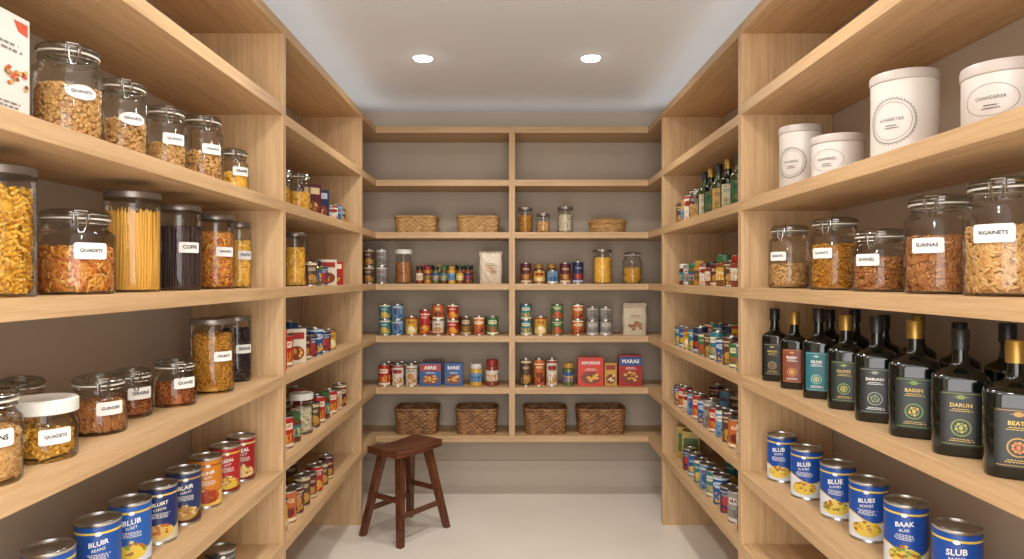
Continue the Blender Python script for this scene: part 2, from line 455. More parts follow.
# left, middle shelf
zt = TOP['D']
jar(-1.15, 1.52, zt, .155, .290, 'yellow', 'flat', LA, 'tall straight glass jar of yellow spiral pasta with steel lid', None, .92, g)
jar(-1.15, 1.80, zt, .186, .223, 'mixed', 'clip', LA, 'wide clip-top glass jar of orange and brown macaroni', 'QUADETS', .8, g, lw=.08, lh=.042, la=LR)
jar(-1.15, 2.07, zt, .155, .300, 'spag', 'flat', LA, 'tall glass canister of spaghetti with flat dark lid', None, .93, g)
jar(-1.15, 2.36, zt, .140, .292, 'vanilla', 'flat', LA, 'tall glass canister of dark brown pods with flat lid', 'COFFE', .85, g, la=LR)
jar(-1.15, 2.65, zt, .138, .285, 'mixed', 'flat', LA, 'tall glass jar of rust coloured dried pasta with flat lid', 'GRANETS', .85, g, la=LR)
jar(-1.15, 2.88, zt, .095, .275, 'macaroni', 'flat', LA, 'slim glass jar of golden macaroni with flat lid', 'PASTA', .8, g, la=LR)
# left, lower shelf
zt = TOP['E']
jar(-1.31, 1.82, zt, .12, .165, 'tan', 'clip', LA, 'small glass jar of tan grains against the wall', None, .8, g)
jar(-1.11, 1.425, zt, .15, .20, 'tan', 'clip', LA, 'glass jar of tan macaroni with clip lid', 'GRAINS', .85, g, lw=.08, la=LR)
jar(-1.115, 1.625, zt, .142, .143, 'yellow', 'screw', LA, 'squat glass jar of yellow spiral pasta with white lid', 'QUADETS', .9, g, lw=.07, ly=.42, la=LR)
jar(-1.15, 1.90, zt, .142, .162, 'brown', 'clip', LA, 'squat clip-top glass jar of brown pasta', 'GUINOES', .95, g, lw=.07, ly=.45, la=LR)
jar(-1.18, 2.12, zt, .115, .150, 'rust', 'clip', LA, 'small clip-top glass jar of dried pasta', 'GRAINS', .85, g, la=LR)
jar(-1.14, 2.31, zt, .136, .157, 'rust', 'clip', LA, 'squat clip-top glass jar of rust coloured pasta', 'QUAVES', .85, g, la=LR)
jar(-1.13, 2.575, zt, .156, .275, 'gold', 'flat', LA, 'tall glass jar of golden pasta with flat lid', 'CRUMETS', .88, g, la=LR)
jar(-1.15, 2.85, zt, .120, .270, 'dark', 'flat', LA, 'tall glass jar of black beans with flat dark lid', 'BEANS', .9, g, la=LR)
# right, middle shelf
RA = -136; zt = TOP['D']
jar(1.15, 2.83, zt, .165, .262, 'chick', 'clip', RA, 'clip-top glass jar of pale chickpeas', 'GRAINTS', .5, g, la=-10)
jar(1.15, 2.43, zt, .170, .258, 'gold', 'clip', RA, 'clip-top glass jar of golden orange pasta', 'QUAINTS', .85, g, la=-10)
jar(1.15, 2.13, zt, .164, .196, 'nuts', 'clip', RA, 'squat clip-top glass jar of brown nuts', 'SUAINEL', .85, g, la=-10)
jar(1.15, 1.835, zt, .170, .266, 'brown', 'clip', RA, 'tall clip-top glass jar of brown macaroni', 'SUAINAS', .78, g, lw=.08, lh=.04, ly=.48, la=-6)
jar(1.15, 1.59, zt, .170, .276, 'tan', 'clip', RA, 'tall clip-top glass jar of tan macaroni', 'RIGAINETS', .78, g, lw=.085, lh=.042, ly=.52, la=-6)

# ------------------------------------------------------------------ CERAMIC CANISTERS
def canister(x, y, z, dia, h, ang, label, txt, wreath):
    r = dia/2
    e = bpy.data.objects.new('storage_canister', None); COL.objects.link(e); e.location = (x, y, z); e.rotation_euler = (0, 0, math.radians(ang+90))
    tag(e, label, 'canister', 'white storage canisters'); hb = h-.03
    O('body', MB().lathe([(0, 0), (r*.96, 0), (r, .004), (r, hb), (r*.95, hb), (0, hb)], 56).mesh('body', CER), e)
    O('lid', MB().lathe([(0, hb+.0005), (r*1.0, hb+.0005), (r*1.03, hb+.003), (r*1.03, h-.006), (r*1.0, h-.001), (r*.93, h), (0, h)], 56).mesh('lid', [CERLID]), e)
    zc = h*.43
    mb = MB()
    addtext(mb, txt, dia*.38, zc+.004, r=r+.0016, maxh=.012)
    smalllines(mb, dia*.22, zc-.013, .007, 2, r=r+.0016)
    O('lettering', mb.mesh('lettering', GREYD, smooth=False), e)
    mb = MB(); R = min(h*.31, dia*.34)
    n = 40 if wreath else 0
    def wv(u, v): a = u/(r+.001)-pi/2; return ((r+.001)*math.cos(a), (r+.001)*math.sin(a), zc+v)
    for i in range(n):
        a = 2*pi*i/n
        for q, ln in ((.0, .011), (.28, .008)):
            aa = a+q*.25; u, v = R*math.cos(aa), R*math.sin(aa); du, dv = math.cos(aa+.7+q), math.sin(aa+.7+q)
            pu, pv = -dv, du
            mb.raw([wv(u, v), wv(u+du*ln*.5+pu*.0018, v+dv*ln*.5+pv*.0018), wv(u+du*ln, v+dv*ln), wv(u+du*ln*.5-pu*.0018, v+dv*ln*.5-pv*.0018)], [(0, 1, 2, 3)])
    rr = R*.9 if wreath else R
    N = 60; vs = []
    for i in range(N):
        a = 2*pi*i/N
        for q in (rr, rr-.0013): vs.append(wv(q*math.cos(a)*(1 if wreath else 1.15), q*math.sin(a)*(1 if wreath else .75)))
    mb.raw(vs, [(2*i, 2*i+1, (2*i+3) % (2*N), (2*i+2) % (2*N)) for i in range(N)])
    o = O('wreath_emblem' if wreath else 'ring_emblem', mb.mesh('emblem', GREY, smooth=False), e); o['label'] = 'printed grey round emblem'
zt = TOP['C']
canister(1.15, 2.72, zt, .160, .262, -140, 'tall white storage canister with printed wreath', 'CHAMEERER', True)
canister(1.15, 2.41, zt, .172, .160, -140, 'short white storage canister with lettering', 'SANMERES', False)
canister(1.15, 2.0, zt, .178, .255, -142, 'tall wide white storage canister with printed wreath', 'GUNSERTIER', True)
canister(1.15, 1.60, zt, .165, .158, -142, 'short white storage canister with lettering', 'CHANDERER', False)

# ------------------------------------------------------------------ NEAR TINS
def bigcan(x, y, z, dia, h, ang, label, c1, c2, c3, c4, txt, tcol=WTXT, txt2=None, style=0):
    r = dia/2
    e = bpy.data.objects.new('food_can', None); COL.objects.link(e); e.location = (x, y, z); e.rotation_euler = (0, 0, math.radians(ang+90))
    tag(e, label, 'can', 'tinned food in a row')
    pr = [(0, .003), (r*.93, .003), (r*.94, 0), (r, 0), (r, .005), (r*.975, .008), (r*.975, h-.008), (r, h-.005), (r, h), (r*.94, h), (r*.93, h-.005), (r*.7, h-.005), (r*.68, h-.0038), (r*.6, h-.005), (0, h-.005)]
    O('body', MB().lathe(pr, 48).mesh('body', STEEL), e)
    mt = [ink(c, .35) for c in (c1, c2, c3, c4)]
    rl = r*.985; a, bz = .009, h-.009
    mb = MB(); seg = 64
    sp = (.26, .16, .38)[style]
    zs = []
    for i in range(seg):
        th = 2*pi*i/seg; wv = .014*math.sin(2*th+.6)
        m_ = a+(bz-a)*sp+wv
        zs.append([a, m_, m_+.005, bz-.02, bz-.014, bz])
    for i in range(seg):
        th = 2*pi*i/seg
        for zz in zs[i]: mb.v.append((rl*math.cos(th), rl*math.sin(th), zz))
    for i in range(seg):
        k = (i+1) % seg
        for j, mi in enumerate((1, 3, 0, 3, 0)):
            mb.f.append((6*i+j, 6*k+j, 6*k+j+1, 6*i+j+1)); mb.m.append(mi)
    L = O('label_wrap', mb.mesh('label_wrap', mt), e)
    mb = MB()
    rnd = random.Random(int(y*1000))
    patch(mb, dia*.78, a+h*.05, a+h*.30, r=rl+.0005, ell=True, n=16, mat=1)
    for k in range(34):
        u = rnd.uniform(-.33, .33)*dia; v = a+h*.12+rnd.uniform(0, .2)*h*(1-abs(u)/dia*1.6); w = dia*rnd.uniform(.07, .12)
        patch(mb, w, v, v+w*.7, r=rl+.0007+k*.00003, ell=True, n=6, cx=u, mat=(0, 1, 2)[k % 3])
    O('food_picture', mb.mesh('food_picture', [mt[2], mt[3], ink('#a8652e')]), L)
    mb = MB()
    patch(mb, dia*.15, h*.82, h*.82+dia*.1, r=rl+.002, ell=True, n=10, mat=0)
    addtext(mb, txt, dia*.42, h*.71, r=rl+.0022, maxh=h*.085, bold=True, slant=.15)
    if txt2: addtext(mb, txt2, dia*.34, h*.62, r=rl+.0022, maxh=h*.045, slant=.15)
    smalllines(mb, dia*.5, h*.55, h*.024, 4, r=rl+.0022, seed=int(y*100))
    O('lettering', mb.mesh('lettering', tcol, smooth=False), L)
    return e
zt = TOP['F']+NEARF; CA = -58
BL = '#1b4f9c'; DB = '#182a60'
for (y, lab, c1, c2, c3, c4, t, t2, st) in [
    (1.68, 'blue tin with white lettering', BL, '#163c7c', '#6f9e34', '#d9c23e', 'FLUIR', 'BEENS', 0),
    (1.88, 'blue tin with white lettering and food picture', BL, '#9cb8d8', '#d0a03c', '#e0c65a', 'BLUIR', 'BEANS', 0),
    (2.04, 'blue tin with food picture', '#235aa8', '#c8d4e0', '#6f9e34', '#dcbf4a', 'BLUB', 'SUEET', 0),
    (2.20, 'navy tin with orange food picture', DB, '#c9bfa8', '#c06830', '#d4b25a', 'BLUIRT', 'CEREAL', 0),
    (2.37, 'dark blue and brown tin with white lettering', '#27335e', '#44261f', '#d4be8a', '#b08a48', 'BLAIR', 'KERUIT', 0),
    (2.54, 'orange and gold tin with food picture', '#cc7f26', '#dcb85c', '#bd2c28', '#9f3e1a', 'SUNIR', 'BEAN', 2),
    (2.71, 'red tin with white lettering', '#ac2520', '#801a17', '#e0c890', '#d8b842', 'REEAL', 'SOUP', 1),
    (2.87, 'red tin with white lettering', '#981d1b', '#6f1512', '#d8a734', '#e0c890', 'REAL', 'SOUP', 1)]:
    bigcan(-1.14, y, zt, .116, .182, CA, lab, c1, c2, c3, c4, t, WTXT, t2, st)
for y in (2.44, 2.60):
    bigcan(-1.11, y, TOP['G'], .11, .135, CA, 'dark grey tin standing on the lowest shelf', '#4a4744', '#2c2a29', '#a92c28', '#8a857e', 'BEAN', WTXT, None, 1)
for (x, y, t, t2, c3, st) in [(1.13, 2.86, 'BLUB', 'BEANS', '#cfa03c', 0), (1.14, 2.64, 'BLUB', 'BLANES', '#cfa03c', 2), (1.155, 2.42, 'BLUE', 'SLANES', '#6f9340', 2), (1.16, 2.22, 'BLUES', 'BEANES', '#cfa03c', 2), (1.16, 2.01, 'BAAK', 'BLAK', '#6f9340', 0), (1.18, 1.81, 'SLUB', 'BAANK', '#cfa03c', 0)]:
    bigcan(x, y, zt, .118, .188, -124, 'tall blue tin of beans with food picture', '#184a9e', '#d5dbe2', c3, '#dcc050', t, WTXT, t2, st)

# ------------------------------------------------------------------ BOTTLES
def bottle(x, y, z, w, h, ang, label, cap, lc, lc2, txt, tcol, sq=True, green=False, grp='dark glass oil bottles', lc3=None):
    e = bpy.data.objects.new('oil_bottle', None); COL.objects.link(e); e.location = (x, y, z); e.rotation_euler = (0, 0, math.radians(ang+90))
    tag(e, label, 'bottle', grp)
    r = w/2; ex = 3.8 if sq else 2; rn = .0165; hs = h*.60
    pr = [(0, .004, 2), (r*.85, .002, ex), (r*.95, 0, ex), (r, .006, ex), (r, hs, ex), (r*.985, hs+h*.018, ex), (r*.93, hs+h*.036, ex*.95), (r*.82, hs+h*.054, ex*.85),
          (r*.66, hs+h*.070, max(2, ex*.7)), (r*.49, hs+h*.086, 2.3), (max(r*.36, rn*1.25), hs+h*.106, 2), (rn*1.12, hs+h*.14, 2), (rn, h*.8, 2), (rn, h-.03, 2)]
    O('glass_body', MB().lathe(pr, 48).mesh('glass_body', BOTO if green else BOTG, angle=60), e)
    c0 = h-.05
    O('cap', MB().lathe([(rn+.002, c0), (rn+.0035, c0+.001), (rn+.0035, h-.003), (rn+.002, h), (0, h)], 24).mesh('cap', GOLD if cap == 'gold' else BCAP), e)
    z0, z1 = h*.09, h*.52; dz = z1-z0
    def sec(u, off):
        a = math.atan2(-1, u/r*1.0); c, s_ = math.cos(a), math.sin(a); k = 1/((abs(c)**ex+abs(s_)**ex)**(1/ex))
        return ((r*k+off)*c, (r*k+off)*s_)
    def wrap(mb, off):
        mb.v = [(*sec(vx, off+vy), vz) for vx, vy, vz in mb.v]; return mb
    lwid = w*.74
    mb = MB()
    patch(mb, lwid, z0, z1, y=0, corner=.12, mat=0)
    ew = lwid*.46; ez = z0+dz*.18
    patch(mb, ew, ez, ez+ew, y=.0006, ell=True, mat=1)
    patch(mb, ew*.84, ez+ew*.08, ez+ew*.92, y=.0010, ell=True, mat=0)
    for q in range(9):
        an = q*2*pi/9; patch(mb, ew*.16, ez+ew*.5+ew*.24*math.sin(an)-ew*.08, ez+ew*.5+ew*.24*math.sin(an)+ew*.08, y=.0013, ell=True, mat=2 if q % 2 else 1, cx=ew*.24*math.cos(an), n=6)
    patch(mb, ew*.2, ez+ew*.36, ez+ew*.64, y=.0015, ell=True, mat=2, n=8)
    patch(mb, lwid*.2, z0+dz*.86, z0+dz*.86+lwid*.12, y=.0006, ell=True, mat=1)
    patch(mb, lwid*.34, z0+dz*.895, z0+dz*.905, y=.0007, corner=0, mat=1, n=4)
    for zz in (.03, .96): patch(mb, lwid*.9, z0+dz*zz, z0+dz*zz+.0015, y=.0006, corner=0, mat=1)
    L = O('label', wrap(mb, .0012).mesh('label', [ink(lc), ink(lc2), ink(lc3 or '#5d7a34')]), e); L['label'] = 'printed bottle label'
    mb = MB(); addtext(mb, txt, lwid*.54, z0+dz*.75, maxh=dz*.07, y=0, bold=True)
    smalllines(mb, lwid*.5, z0+dz*.68, dz*.035, 2, y=0); smalllines(mb, lwid*.56, z0+dz*.13, dz*.035, 2, y=0, seed=4)
    O('lettering', wrap(mb, .0026).mesh('lettering', tcol, smooth=False), L)
zt = TOP['E']; GT = pm('gold_ink', '#cda950', .4)
front = [(2.86, .095, .300, 'black', '#1b1d1a', '#a1926c', 'VIRGIN', GT, 'slim dark bottle with black label', '#7a3a22'),
         (2.66, .098, .296, 'gold', '#7a3a20', '#c98a4a', 'BASSIA', WTXT, 'dark bottle with rust orange label', '#e0b070'),
         (2.45, .100, .318, 'black', '#1f6068', '#8fb8b0', 'OLIVE', WTXT, 'dark bottle with teal label', '#c9b060'),
         (2.25, .106, .305, 'gold', '#17211c', '#74904a', 'OLIVES', GT, 'dark bottle with dark green label and gold cap', '#b99a44'),
         (2.06, .116, .312, 'black', '#141716', '#868c7e', 'DARUNO', WTXT, 'dark bottle with black label', '#5d7a34'),
         (1.865, .124, .312, 'gold', '#121a15', '#66812f', 'BASSIN', GT, 'broad dark bottle with green emblem label and gold cap', '#c9a23c'),
         (1.675, .122, .302, 'black', '#12150f', '#717f30', 'DARUN', GT, 'broad dark bottle with black label and black cap', '#a9a23c'),
         (1.49, .122, .292, 'gold', '#11140f', '#a87c32', 'BEATH', GT, 'broad dark bottle with gold lettering and gold cap', '#c9602c')]
for (y, w, h, cap, lc, lc2, t, tcm, lab, l3) in front: bottle(1.10, y, zt, w, h, -122, lab, cap, lc, lc2, t, tcm, lc3=l3)
for i, y in enumerate((2.76, 2.56, 2.36, 2.16, 1.96, 1.77, 1.59)):
    bottle(1.285, y, zt, .100, .300+.01*(i % 2), -122, 'dark oil bottle standing against the wall', 'gold' if i == 3 else 'black', '#1c241d', '#6e7358', 'OLIVE', GT, sq=i % 2 == 0)

# ------------------------------------------------------------------ SMALL GOODS
PAL = [('red', '#a8231f', '#e2d2b4', '#d0902f'), ('blue', '#24508c', '#c4ccd4', '#d0a03a'), ('green', '#3a6b3c', '#e0d8a8', '#b9482a'), ('white', '#cfc6b4', '#96302a', '#b57c3c'),
       ('yellow', '#c6972f', '#8f281e', '#e6d8a8'), ('orange', '#b9602a', '#ecd9b0', '#6a2216'), ('teal', '#2b6f78', '#d9d4b4', '#c9a23a'), ('maroon', '#561c24', '#d6bd90', '#b07a34'),
       ('brown', '#533a2a', '#cdb88c', '#b0823a'), ('navy', '#20294a', '#aab4c4', '#a5322b'), ('grey', '#8c8780', '#cfcbc2', '#66605a'), ('light blue', '#6a8fae', '#dcdcd0', '#2a5080'), ('bright red', '#c8341f', '#f0d080', '#e8a83c')]
CNAME = [p[0] for p in PAL]
LM = [[labelmat('tin_label_%d_%d' % (i, s), p[1], p[2], p[3], s) for s in (0, 1, 2)] for i, p in enumerate(PAL)]
WORDS = ['BEAN', 'SOUP', 'TUNAE', 'MAIS', 'PEAS', 'FRUIT', 'SALSA', 'CORN', 'BEEF', 'MILK', 'RICE', 'BROTH']
CANC = {}
def smallcan_mesh(ci, st, dia, h):
    key = ('c', ci, st, round(dia, 3), round(h, 3))
    if key not in CANC:
        r = dia/2
        pr = [(0, .002), (r*.93, .002), (r*.94, 0), (r, 0), (r, .004), (r*.975, .006), (r*.985, .0065), (r*.985, h-.0065), (r*.975, h-.006), (r, h-.004), (r, h), (r*.93, h), (r*.92, h-.003), (0, h-.003)]
        mats = [0, 0, 0, 0, 0, 0, 1, 0, 0, 0, 0, 0, 0]
        mb = MB().lathe(pr, 24, mats)
        c1, c2, c3 = PAL[ci][1:]
        lightg = ci in (3, 10, 11, 4)
        plain = (ci+st) % 2 == 0
        for side in (0, .5):
            cx = side*2*pi*r
            if plain: patch(mb, dia*.55, h*.22, h*.22+dia*.42, r=r+.0006, ell=True, n=10, mat=3, cx=cx)
            elif st == 0: patch(mb, dia*.85, h*.58, h*.78, r=r+.0006, ell=True, n=12, mat=2, cx=cx)
            elif st == 1: patch(mb, dia*.75, h*.6, h*.8, r=r+.0006, corner=.3, n=8, mat=2, cx=cx)
            else: patch(mb, dia*.55, h*.3, h*.3+dia*.55, r=r+.0006, ell=True, n=12, mat=3, cx=cx)
        tm = 4 if (not plain and st < 2) or lightg else 2
        addtext(mb, WORDS[(ci+st*5) % 12], dia*.56, h*(.68 if st == 0 else .70), r=r+.0012, maxh=h*.12, bold=True, mat=tm)
        CANC[key] = mb.mesh('food_can', [STEEL, LM[ci][st], ink(c2), ink(c3), ink(c1 if not lightg else '#7c2620')])
    return CANC[key]
def smallcan(x, y, z, ci, st=0, dia=.088, h=.112, rz=0, g='small tins on the shelves'):
    o = O('food_can', smallcan_mesh(ci, st, dia, h), None, (x, y, z), rz)
    return tag(o, 'small tin with %s printed label' % CNAME[ci], 'can', g)
def spice_mesh(ci, lc, dia, h):
    key = ('s', ci, lc, round(dia, 3), round(h, 3))
    if key not in CANC:
        r = dia/2; a = h*.78
        pr = [(0, 0), (r*.92, 0), (r, .004), (r, h*.2), (r*1.01, h*.2), (r*1.01, h*.6), (r, h*.6), (r, a-.008), (r*.8, a), (r*.8, a+.002), (r*.9, a+.002), (r*.9, h-.002), (r*.86, h), (0, h)]
        mats = [0, 0, 0, 1, 1, 1, 0, 0, 0, 2, 2, 2, 2]
        fc = pm('preserve_%d' % ci, ['#7e3a26', '#b5762a', '#55602c', '#5a3222', '#c89a3c', '#7a4a26'][ci % 6], .15, coat=.8)
        lm = pm('capcol_%d' % lc, ['#1d1b1a', '#8c261e', '#cfcbc2', '#2f5f36', '#a88034'][lc % 5], .35)
        CANC[key] = MB().lathe(pr, 20, mats).mesh('preserve_jar', [fc, LM[(ci*5+3) % 12][1], lm])
    return CANC[key]
def spice(x, y, z, ci, lc, dia=.056, h=.13, g='small preserve jars on the shelves'):
    o = O('preserve_jar', spice_mesh(ci, lc, dia, h), None, (x, y, z), 0)
    return tag(o, 'small glass preserve jar with %s lid' % ['black', 'red', 'white', 'green', 'gold'][lc % 5], 'jar', g)
def carton(x, y, z, w, d, h, ci, ang, txt=None, label=None, tc_=WTXT, band=None):
    e = bpy.data.objects.new('food_box', None); COL.objects.link(e); e.location = (x, y, z); e.rotation_euler = (0, 0, math.radians(ang+90))
    tag(e, label or 'cardboard food box with %s printing' % CNAME[ci], 'box', 'boxed food packets')
    O('carton', boxmesh('carton', -w/2, w/2, -d/2, d/2, 0, h, ink(PAL[ci][1], .35), .0015), e)
    mb = MB(); yy = -d/2-.0008
    bm_ = ink(band) if band else ink(PAL[ci][2])
    if band: patch(mb, w*.97, h*.66, h*.95, y=yy, corner=.05, mat=0)
    elif not txt: patch(mb, w*.8, h*.7, h*.9, y=yy, corner=.15, mat=0)
    patch(mb, w*.8, h*.08, h*.5, y=yy-.0001, mat=3, ell=True)
    for k in range(16):
        rnd = random.Random(k*7+int(w*1000)+ci); u = rnd.uniform(-.26, .26)*w; v = h*rnd.uniform(.14, .4)
        patch(mb, w*.16, v, v+h*.09, y=yy-.0001*k-.0002, ell=True, mat=1+(k % 3), cx=u, n=8)
    O('front_print', mb.mesh('front_print', [bm_, ink(PAL[ci][3]), ink('#d9a45a'), ink('#7a3a22')], smooth=False), e)
    if txt:
        mb = MB(); addtext(mb, txt, w*.74, h*.8, y=yy-.001, maxh=h*.15, bold=True)
        smalllines(mb, w*.5, h*.6, h*.04, 2, y=yy-.001)
        O('lettering', mb.mesh('lettering', tc_, smooth=False), e)
    return e
def bag(x, y, z, w, d, h, col, label, band='#c9a37a', soft=False):
    e = bpy.data.objects.new('food_bag', None); COL.objects.link(e); e.location = (x, y, z)
    tag(e, label, 'bag', 'bags of dry food')
    mb = MB(); n = 18; rnd = random.Random(int(w*1e4+abs(x)*100))
    seg = 48; rings = []
    top = .95 if soft else .88
    for j in range(n+1):
        t = j/n; zz = h*top*t
        dd = d*(math.sin(pi*(.12+.8*t))*.95+.05) if soft else (d if t < .6 else d*(1-.75*(t-.6)/.4))
        ww = w*(1-.03*math.sin(t*9)) if not soft else w*(.9+.08*math.sin(pi*t)+(.06 if t > .93 else 0))
        ring = []
        for i in range(seg):
            a = 2*pi*i/seg; c, s_ = math.cos(a), math.sin(a); ex = 2.6 if soft else 5; k = 1/((abs(c)**ex+abs(s_)**ex)**(1/ex))
            bul = 1+.05*math.sin(pi*t)
            jx = rnd.uniform(-.0018, .0018) if 0 < j < n else 0
            ring.append(len(mb.v)); mb.v.append((ww/2*k*c+jx, dd/2*k*s_*bul+jx+(.003*math.sin(i*1.3+j) if soft else 0), zz))
        rings.append(ring)
    for j in range(n):
        for i in range(seg):
            k = (i+1) % seg; mb.f.append((rings[j][i], rings[j][k], rings[j+1][k], rings[j+1][i])); mb.m.append(0)
    mb.f.append(tuple(reversed(rings[0]))); mb.m.append(0); mb.f.append(tuple(rings[-1])); mb.m.append(0)
    mt = pm('paper_'+col, col, .35 if soft else .7, bump=.4 if soft else .3, bscale=30)
    O('bag_body', mb.mesh('bag_body', mt, angle=60), e)
    if soft:
        mb = MB(); m_ = 24; vv = []
        for i in range(m_+1):
            xx = w*(-.5+i/m_)
            for zz in (h*.94, h): vv.append((xx, .003*math.sin(i*1.7), zz+(.003*(i % 2) if zz == h else 0)))
        mb.raw(vv, [(2*i, 2*i+2, 2*i+3, 2*i+1) for i in range(m_)])
        O('crimped_top', mb.mesh('crimped_top', mt), e)
    else:
        O('folded_top', boxmesh('folded_top', -w*.49, w*.49, -d*.17, d*.13, h*.86, h, mt, .004), e)
    mb = MB(); yy = -d/2*1.08-.003*soft
    for k in range(14):
        u = rnd.uniform(-.26, .26)*w; v = h*rnd.uniform(.3, .5) if soft else h*rnd.uniform(.15, .42); patch(mb, w*.16, v, v+.02, y=yy-.001-.0001*k, ell=True, mat=k % 2, cx=u, n=8)
    smalllines(mb, w*.5, h*.62, h*.05, 2, y=yy-.001, mat=1)
    O('printed_label', mb.mesh('printed_label', [ink(band), ink('#9a6a44')], smooth=False), e)

# cereal box, left upper shelf
e = bpy.data.objects.new('cereal_box', None); COL.objects.link(e); e.location = (-1.145, 1.475, TOP['C']); e.rotation_euler = (0, 0, pi/2)
tag(e, 'mostly white cereal box with small orange-red logo', 'box')
w, d, h = .185, .075, .25
O('carton', boxmesh('carton', -w/2, w/2, -d/2, d/2, 0, h, pm('ink_white_box', '#dedad2', .4), .0015), e)
mb = MB(); yy = -d/2-.0008
mb.raw([(w*.22, yy, h*.95), (w*.46, yy, h*.95), (w*.46, yy, h*.84), (w*.3, yy, h*.86)], [(0, 3, 2, 1)], 0)
for k in range(24):
    rnd = random.Random(k); u = w*.26+rnd.uniform(-.2, .18)*w; v = h*rnd.uniform(.34, .5)
    patch(mb, .013, v, v+.009, y=yy-.0001*k-.0002, ell=True, mat=k % 4, cx=u, n=6)
O('front_print', mb.mesh('front_print', [pm('ink_cereal_red', '#c9502c', .4), pm('ink_c1', '#c28a4a', .4), pm('ink_c2', '#8c4a22', .4), pm('ink_c3', '#d9a860', .4)], smooth=False), e)
mb = MB(); smalllines(mb, w*.7, h*.72, .012, 2, y=yy-.0008); smalllines(mb, w*.7, h*.2, .009, 4, y=yy-.0008, seed=5)
O('lettering', mb.mesh('lettering', GREY, smooth=False), e)

# ------------------------------------------------------------------ BASKETS
def wick(name, cs):
    m = bpy.data.materials.new(name); m.use_nodes = True
    nt = m.node_tree; b = nt.nodes['Principled BSDF']; b.inputs['Roughness'].default_value = .6
    tc = nt.nodes.new('ShaderNodeTexCoord'); n = nt.nodes.new('ShaderNodeTexNoise'); n.inputs['Scale'].default_value = 26
    mp = nt.nodes.new('ShaderNodeMapping'); mp.inputs['Scale'].default_value = (1, 1, 3)
    nt.links.new(tc.outputs['Object'], mp.inputs[0]); nt.links.new(mp.outputs[0], n.inputs['Vector'])
    r_ = ramp(nt, [(.3, cs[0]), (.52, cs[1]), (.72, cs[2])])
    nt.links.new(n.outputs['Fac'], r_.inputs[0]); nt.links.new(r_.outputs[0], b.inputs['Base Color'])
    return m
WK = wick('wicker', ['#5e3b20', '#875c34', '#aa7e4a']); WK2 = wick('wicker_pale', ['#8e6836', '#ad844e', '#c69e64'])
BK = {}
def basket(x, y, z, w, d, h, pale, label, ex=6, hand=True, lid=False):
    key = (w, d, h, pale, ex)
    e = bpy.data.objects.new('wicker_basket', None); COL.objects.link(e); e.location = (x, y, z)
    tag(e, label, 'basket', 'woven wicker baskets')
    mt = WK2 if pale else WK
    if key not in BK:
        rows = max(6, int(h/.0165)); sub = 4; nst = 26; seg = nst*6
        def loop(k, zz, amp, row):
            out = []
            for i in range(seg):
                a = 2*pi*i/seg; c, s_ = math.cos(a), math.sin(a); q = 1/((abs(c)**ex+abs(s_)**ex)**(1/ex))
                wob = amp*(.45+math.sin(2*pi*nst*i/seg+row*pi))
                X, Y = c*q*(w/2*k), s_*q*(d/2*k); L = math.hypot(X, Y); out.append((X*(1+wob/L), Y*(1+wob/L), zz))
            return out
        mb = MB(); rings = []
        for side in (0, 1):
            rr = range(rows*sub+1) if side == 0 else range(rows*sub, -1, -1)
            for j in rr:
                t = j/(rows*sub); k = .90+.07*t-(.05 if side else 0)
                zz = t*(h-.008)+(.004 if side and j == 0 else 0)
                am = .0042*math.sin(pi*(j % sub)/sub)
                o0 = len(mb.v); mb.v += loop(k, zz, am if not side else am*.5, (j//sub)); rings.append(o0)
        for A, B in zip(rings[:-1], rings[1:]):
            for i in range(seg):
                k = (i+1) % seg; mb.f.append((A+i, A+k, B+k, B+i)); mb.m.append(0)
        mb.f.append(tuple(range(rings[0]+seg-1, rings[0]-1, -1))); mb.m.append(0)
        mb.f.append(tuple(range(rings[-1], rings[-1]+seg))); mb.m.append(0)
        body = mb.mesh('woven_body', mt, angle=80)
        mb = MB()
        for s_ in range(3):
            pts = []
            for i, p in enumerate(loop(.96, h-.008, 0, 0)[::2]):
                ph = i*.9+s_*2.09; L = math.hypot(p[0], p[1]); q = 1+.005*math.cos(ph)/L; pts.append((p[0]*q, p[1]*q, h-.008+.005*math.sin(ph)))
            mb.tube(pts, .0052, 6, True)
        rim = mb.mesh('braided_rim', mt)
        BK[key] = (body, rim)
    body, rim = BK[key]
    O('woven_body', body, e); O('braided_rim', rim, e)
    if hand:
        mb = MB(); yy = -d/2*.97
        mb.tube([(w*.14*math.cos(t), yy-.008, h*.6+.02*math.sin(t)) for t in [pi*k/10 for k in range(11)]], .005, 6)
        O('handle', mb.mesh('handle', mt), e)
    if lid:
        mb = MB(); pts = []; turns = 9
        for i in range(turns*28):
            t = i/(turns*28); a = 2*pi*turns*t; k = .49*t**.9
            pts.append((w*k*math.cos(a), d*k*math.sin(a), h+.004+.022*(1-(t**1.6))))
        mb.tube(pts, .0075, 6)
        l = O('woven_lid', mb.mesh('woven_lid', mt), e)
yb = 5.19
for x in (-.72, -.255): basket(x, yb, TOP['C'], .325, .26, .125, True, 'shallow pale wicker basket on a shelf', hand=False)
basket(.725, yb, TOP['C'], .285, .22, .085, True, 'rounded pale wicker basket with coiled lid', ex=2.2, hand=False, lid=True)
for x, w in ((-.715, .33), (-.265, .32), (.25, .33), (.67, .37)): basket(x, yb, TOP['G'], w, .27, .19, False, 'open brown wicker basket on the bottom shelf')

